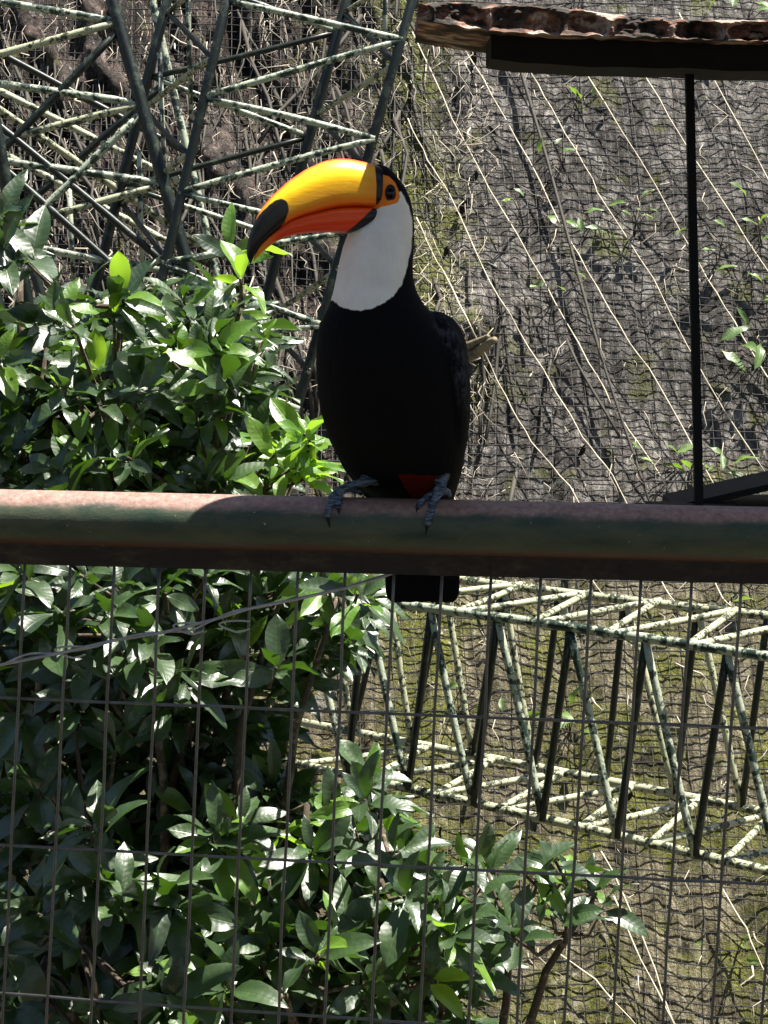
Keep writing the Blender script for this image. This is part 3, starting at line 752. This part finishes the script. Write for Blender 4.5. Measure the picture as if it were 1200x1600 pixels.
f += [tuple(range(NR))[::-1], tuple((len(R2) - 1) * NR + k for k in range(NR))]; mb.add(v, f)
# folded wings: flattened lofts down each side
def loft(st, n=20):
    """st: (px, py, depth, half-width px, half-depth px)"""
    v = []; f = []
    for (x, y, d, hw, hd) in st:
        for k in range(n):
            an = 2 * math.pi * k / n; v.append(Bp(x + hw * math.cos(an), y, d + hd * math.sin(an)))
    m = len(st)
    for i in range(m - 1):
        for k in range(n): f.append((i * n + k, i * n + (k + 1) % n, (i + 1) * n + (k + 1) % n, (i + 1) * n + k))
    f += [tuple(range(n))[::-1], tuple((m - 1) * n + k for k in range(n))]; mb.add(v, f)
loft([(680, 487, 14, 8, 12), (688, 497, 10, 20, 30), (695, 512, 8, 25, 44), (702, 535, 8, 27, 54), (708, 570, 10, 26, 60), (711, 610, 14, 25, 62), (712, 650, 22, 24, 60), (711, 690, 34, 22, 54), (707, 730, 50, 18, 44), (702, 765, 66, 13, 30), (696, 800, 84, 8, 14)])
loft([(522, 490, 26, 8, 12), (514, 505, 30, 16, 30), (510, 540, 34, 16, 46), (509, 590, 38, 15, 52), (513, 640, 44, 15, 50), (526, 690, 54, 14, 44), (548, 740, 66, 12, 32), (580, 790, 86, 8, 16)])
# wing covert scales
for i in range(0):
    t = random.random(); yy = lerp(505, 700, t); an = random.uniform(-1.5, .3); cx, hw, hd, dd = 704, 26, lerp(46, 58, t), lerp(8, 30, t)
    x = cx + hw * math.cos(an); d = dd + hd * math.sin(an)
    loft([(x, yy - 14, d, 3, 3), (x + .6, yy, d - .5, 8, 8), (x + 1.2, yy + 13, d - 1, 7, 7), (x + 1.2, yy + 19, d, 2, 2)], 8)
# tail: overlapping feathers behind the rail
for k in range(5):
    x = lerp(621, 702, k / 4); d = 74 - abs(k - 2) * 2
    loft([(x, 800, 88, 14, 7), (x, 850, 80, 19, 5), (x, 910, d, 21, 4), (x, 938, d - 1, 19.5, 4), (x, 948, d - 2, 16, 3.5), (x, 954, d - 2, 9, 2.5)], 16)
# thighs, legs and toes gripping the rail
def rail_px(x): return lerp(807.0, 836.0, x / 1200.0)
RP = RAIL_R / S
def dg(x, y, r, back=False):
    h = (RP + r * .7) ** 2 - (y - rail_px(x)) ** 2; dd = math.sqrt(max(h, 0)); base = (rail_y(x) - Y0) / S; return base + (dd if back else -dd)
feet_segs = []; claw_segs = []
def limb(pts, rs, lst):
    w = [Bp(*p) for p in pts]; ww = []; rr = []
    for a, b, r0, r1 in zip(w[:-1], w[1:], rs[:-1], rs[1:]):
        for k in range(6): ww.append(a.lerp(b, k / 6)); rr.append(lerp(r0, r1, k / 6) * S * (.86 + .20 * abs(math.cos(math.pi * k / 6)) ** 2))
    mb.tube(ww + [w[-1]], rr + [rs[-1] * S], 12)
    for a, b, r in zip(w[:-1], w[1:], rs): lst.append((a, b, r * S))
def toe(pl, rs):
    pts = [(x, y, dg(x, y, r)) for (x, y), r in zip(pl, rs)]
    limb(pts[:-1], rs[:-1], feet_segs); limb(pts[-2:], [rs[-2] * .85, rs[-1]], claw_segs)
loft([(590, 700, 12, 20, 22), (588, 730, 6, 20, 22), (592, 750, 8, 12, 14)], 14); loft([(690, 700, 14, 20, 24), (690, 735, 8, 17, 20), (690, 752, 6, 10, 12)], 14)
limb([(598, 746, 10), (570, 752, -2), (546, 758, -12), (530, 764, -22)], [8, 8, 7.5, 8], feet_segs)
toe([(530, 765), (520, 775), (514, 790), (513, 800), (517, 820)], [8, 7, 6, 5.5, 1.5]); toe([(532, 766), (531, 777), (530, 787), (531, 800)], [7, 6, 5, 1.5])
limb([(540, 762, -8), (556, 768, 14), (566, 774, 24)], [7, 6, 5], feet_segs)
limb([(692, 738, 4), (690, 752, -6), (686, 764, -18)], [9, 8.5, 9], feet_segs)
toe([(686, 766), (677, 779), (671, 795), (667, 809), (663, 829)], [8.5, 7, 6.5, 6, 1.5]); toe([(682, 766), (668, 774), (657, 781), (652, 786), (649, 797)], [7, 6, 5.5, 5, 1.5])
limb([(690, 764, -14), (699, 770, 4), (703, 776, 16)], [8, 6.5, 5], feet_segs)
raw = link('raw', mb.mesh('raw'), None)
md = raw.modifiers.new('r', 'REMESH'); md.mode = 'VOXEL'; md.voxel_size = .0015
ms_ = raw.modifiers.new('s', 'SMOOTH'); ms_.factor = .5; ms_.iterations = 5
dg_ = bpy.context.evaluated_depsgraph_get(); body_me = bpy.data.meshes.new_from_object(raw.evaluated_get(dg_)); bpy.data.objects.remove(raw)
body_me.name = 'body'; body_me.polygons.foreach_set('use_smooth', [True] * len(body_me.polygons))
N = len(body_me.vertices); co = np.empty(N * 3, np.float32); body_me.vertices.foreach_get('co', co); co = co.reshape(-1, 3)
def to_photo(co):   # bird profile coordinates (side view through the bird's plane)
    vz = co[:, 2] - CAM.z; zf = Y0 * CP - vz * SP
    return 600 + F * co[:, 0] / zf, 800 - F * (Y0 * SP + vz * CP) / zf
def sdf(poly, x, y):
    p = np.array(poly, float); q = np.roll(p, -1, 0); d = np.full(len(x), 1e9); ins = np.zeros(len(x), bool)
    for a, b in zip(p, q):
        e = b - a; t = np.clip(((x - a[0]) * e[0] + (y - a[1]) * e[1]) / (e @ e), 0, 1)
        d = np.minimum(d, np.hypot(x - a[0] - t * e[0], y - a[1] - t * e[1]))
        c = ((a[1] > y) != (b[1] > y)) & (x < (b[0] - a[0]) * (y - a[1]) / (b[1] - a[1] + 1e-12) + a[0]); ins ^= c
    return np.where(ins, d, -d)
def seg_d(segs, co):
    d = np.full(len(co), 1e9)
    for a, b, r in segs:
        a = np.array(a); b = np.array(b); e = b - a; t = np.clip(((co - a) @ e) / (e @ e), 0, 1); d = np.minimum(d, np.linalg.norm(co - a - t[:, None] * e, axis=1) - r)
    return d
def put(me, name, val):
    at = me.attributes.new(name, 'FLOAT', 'POINT'); at.data.foreach_set('value', np.asarray(val, np.float32))
px, py = to_photo(co)
bib = [(530, 372), (515, 400), (508, 440), (510, 466), (523, 471), (533, 478), (548, 483), (562, 484), (580, 481), (600, 472), (615, 461), (628, 443), (635, 420), (641, 395), (644.5, 368), (644, 345), (639, 325), (632, 309), (626, 300), (600, 318), (580, 335), (560, 350)]
patch = [(588, 270), (598, 274), (608, 277), (617, 286), (622, 297), (625, 309), (621, 318), (608, 322), (597, 324), (580, 330), (580, 290)]
put(body_me, 'bib', sdf(bib, px, py)); put(body_me, 'patch', sdf(patch, px, py))
put(body_me, 'wing', sdf([(668, 500), (690, 488), (716, 515), (732, 560), (733, 640), (716, 640), (700, 560), (684, 530)], px, py)); put(body_me, 'vent', np.where(co[:, 1] < Y0 + 60 * S, sdf([(622, 738), (690, 742), (676, 762), (660, 778), (645, 782), (633, 764)], px, py), -50))
fd, cd = seg_d(feet_segs, co), seg_d(claw_segs, co)
put(body_me, 'feet', np.clip(.0022 - fd, -.01, .01) * 1000); put(body_me, 'claw', np.clip(np.minimum(.0016 - cd, fd + .0004 - cd), -.01, .01) * 1000)
s = Mat('plumage'); g = s.pos(); fe = s.noise(s.pos((1, 1, .35)), 260, 3, .6); nb = s.noise(g, 320, 2); big = s.noise(g, 45, 3)
jit = s.math('MULTIPLY', s.math('SUBTRACT', fe, .5), 5.0)
black = s.mix(fe, (.0012, .0012, .0014), (.004, .004, .005))
black = s.mix(s.math('MULTIPLY', s.smooth(s.attr('wing'), -4, 10), s.smooth(s.noise(s.pos((1, 1, .6)), 120, 4, .7), .42, .68)), black, (.045, .05, .062))  # shoulder highlight painted into the plumage as lighter blue-grey
white = s.mix(s.smooth(big, .3, .7), (.74, .74, .72), (.84, .84, .82))
yel = s.smooth(s.attr('bib'), 26, 2)
c = s.mix(s.smooth(s.math('ADD', s.attr('bib'), jit), -1.2, 1.2), black, s.mix(s.math('MULTIPLY', yel, .28), white, (.80, .76, .55)))
c = s.mix(s.smooth(s.attr('patch'), -.8, .8), c, s.mix(s.smooth(big, .35, .65), (.80, .19, .02), (.88, .27, .035)))
c = s.mix(s.smooth(s.math('ADD', s.attr('vent'), jit), -1.5, 1.5), c, (.085, .005, .004))
c = s.mix(s.smooth(s.attr('feet'), -.3, .8), c, s.mix(s.smooth(s.noise(s.pos((.5, .5, 2.2)), 200, 2), .35, .65), (.02, .03, .045), (.13, .17, .21)))
c = s.mix(s.smooth(s.attr('claw'), -.3, .5), c, (.018, .018, .018))
s.set(c, s.mix(s.smooth(s.attr('feet'), -.3, .8), (.75, .75, .75), (.4, .4, .4)), .10)
b = s.bump(s.math('ADD', fe, s.math('MULTIPLY', nb, .3)), .4, .002)
bird = empty('toucan', rail_pt(610) + Vector((0, 0, RAIL_R)), 'black toucan with white bib and huge orange beak perched on the pipe rail', 'bird')
body = link('body', body_me, s.m, bird)

# beak
def resample(pl, n):
    p = np.array(pl, float); L_ = np.r_[0, np.cumsum(np.hypot(*np.diff(p, axis=0).T))]; t = np.linspace(0, L_[-1], n)
    # smooth through the control points
    out = np.c_[np.interp(t, L_, p[:, 0]), np.interp(t, L_, p[:, 1])]
    for _ in range(6): out[1:-1] = out[1:-1] * .5 + (out[:-2] + out[2:]) * .25
    return out
YAW = .30   # the beak swings a little towards the viewer
def beak(top, bot, wbase, name, mat, flat_bottom, n=110, m=44, pw=.8):
    T = resample(top, n); Bt = resample(bot, n); v = []
    ts = np.linspace(0, 1, n)
    for i in range(n):
        c0 = (T[i] + Bt[i]) / 2; h = (T[i] - Bt[i]) / 2; w = wbase * max(.02, (1 - ts[i] ** 1.9)) ** pw + 1.0 * (1 - ts[i])
        w *= min(1.0, max(.3, .45 + (609 - c0[0]) / 11 * .55))
        for k in range(m):
            an = 2 * math.pi * k / m; ca, sa = math.cos(an), math.sin(an)
            if flat_bottom == 'below': sv = sa if sa > 0 else -abs(sa) ** .45; cw = math.copysign(abs(ca) ** .8, ca)
            else: sv = sa if sa < 0 else abs(sa) ** .45; cw = math.copysign(abs(ca) ** .8, ca)
            q = c0 + h * sv; dep = -(596 - c0[0]) * YAW
            v.append(Bp(q[0], q[1], dep + w * cw))
    f = []
    for i in range(n - 1):
        for k in range(m): f.append((i * m + k, i * m + (k + 1) % m, (i + 1) * m + (k + 1) % m, (i + 1) * m + k))
    f += [tuple(range(m))[::-1], tuple((n - 1) * m + k for k in range(m))]
    q = MB(); q.add(v, f); me = q.mesh(name); co = np.array(v, np.float32); x, y = to_photo(co)
    tt = np.repeat(ts, m); hh = np.tile(np.sin(2 * np.pi * np.arange(m) / m), n)
    return me, x, y, tt, hh
up_top = [(612, 268), (600, 261), (581, 256), (549, 249), (528, 248.5), (506, 253), (477, 267), (449, 287), (427, 308), (409, 331), (399, 353), (391, 378), (389, 399), (395, 412)]
up_bot = [(612, 330), (592, 327), (560, 324.5), (531, 326), (503, 332), (477, 339), (456, 347), (443, 356), (431, 366), (417, 377), (406, 390), (400, 403), (396, 412)]
lo_top = [(606, 330), (592, 324), (560, 323), (531, 324), (503, 330), (477, 337), (456, 345), (443, 354), (431, 363), (420, 373), (409, 385), (402, 398), (400, 407)]
lo_bot = [(598, 346), (578, 356), (562, 362), (545, 364.5), (520, 364), (488, 364), (465, 367), (449, 371), (436, 377), (424, 385), (413, 395), (406, 402), (401, 408)]
tip = [(380, 420), (385, 385), (391, 370), (401, 347), (413, 333), (424, 322), (434, 315), (443, 312.5), (450, 315), (454, 322), (454.5, 332), (449, 347), (440, 358), (428, 369), (414, 381), (407, 391), (401, 405), (396, 416)]
band = [(580, 240), (586, 262), (588.5, 290), (587.5, 322), (577, 332), (564, 345), (551, 356), (538, 366), (560, 380), (640, 380), (640, 240)]
for (top_, bot_, w, nm, fb) in ((up_top, up_bot, 36, 'upper_beak', 'below'), (lo_top, lo_bot, 34, 'lower_beak', 'above')):
    me, x, y, t, h = beak(top_, bot_, w, nm, None, fb)
    put(me, 'tip', sdf(tip, x, y) if nm == 'upper_beak' else np.full(len(x), -20)); put(me, 'band', sdf(band, x, y)); put(me, 't', t); put(me, 'h', h)
    s = Mat(nm); g = s.pos(); n1 = s.noise(g, 40, 4, .6); n2 = s.noise(s.pos((1, 1, 4)), 60, 4, .6)
    H, T_ = s.attr('h'), s.attr('t'); hn = s.math('ADD', H, s.math('MULTIPLY', s.math('SUBTRACT', n1, .5), .25))
    if nm == 'upper_beak':
        c = s.ramp(s.math('MULTIPLY_ADD', hn, .5, .5), [(.02, (.72, .055, .006)), (.18, (.86, .17, .008)), (.36, (.92, .33, .010)), (.54, (.96, .54, .012)), (.86, (.98, .66, .018)), (.95, (.86, .24, .02)), (1.0, (.66, .06, .02))])
        c = s.mix(s.math('MULTIPLY', s.smooth(T_, .24, .02), .75), c, (.86, .20, .010))
        c = s.mix(s.math('MULTIPLY', s.smooth(T_, .55, .78), .45), c, (.88, .26, .02))
    else:
        c = s.ramp(s.math('MULTIPLY_ADD', hn, .5, .5), [(.1, (.70, .035, .004)), (.5, (.80, .065, .005)), (.9, (.88, .13, .010))])
        c = s.mix(s.smooth(T_, .72, .95), c, (.86, .30, .02))
    c = s.mix(1.0, c, s.ramp(n2, [(.3, .95), (.7, 1.03)]), 'MULTIPLY')
    jt = s.math('MULTIPLY', s.math('SUBTRACT', n2, .5), 4.0)
    c = s.mix(s.smooth(s.math('ADD', s.attr('tip'), jt), -1.0, 1.0), c, s.mix(n2, (.004, .004, .004), (.012, .012, .012)))
    c = s.mix(s.smooth(s.attr('band'), -.6, .6), c, (.010, .009, .009))
    s.set(c, .36, .4); s.bump(n2, .12, .002); s.b.inputs['Subsurface Weight'].default_value = .0
    link(nm, me, s.m, bird)
# eyes on both sides of the head
for sg in (-1, 1):
    d0 = 39 * sg
    q = bmesh.new(); bmesh.ops.create_uvsphere(q, u_segments=24, v_segments=16, radius=1.0); me = bpy.data.meshes.new('eye'); q.to_mesh(me); q.free()
    me.polygons.foreach_set('use_smooth', [True] * len(me.polygons)); e_m = bpy.data.materials.get('eye_black')
    if e_m is None:
        s = Mat('eye_black'); s.set((.003, .002, .003), .12, .25); e_m = s.m
    o = link('eye', me, e_m, bird); c = Bp(610, 303, d0); o.matrix_parent_inverse = Matrix.Identity(4)
    o.matrix_basis = Matrix.Translation(c - Vector(bird.location)) @ Matrix.Diagonal((7.0 * S, 6 * S, 11.5 * S, 1))
    mb = MB(); rg = []
    mb.tube([c + Vector((7.2 * S * math.cos(a), -1.0 * sg * -S, 12 * S * math.sin(a))) for a in np.linspace(0, 2 * math.pi, 33)], 1.3 * S, 8, False)
    el = mb.build('eyelid', plain('eyelid_blue', (.05, .025, .02), .5, .3), o)
    el.matrix_parent_inverse = o.matrix_basis.inverted() @ Matrix.Translation(-Vector(bird.location))
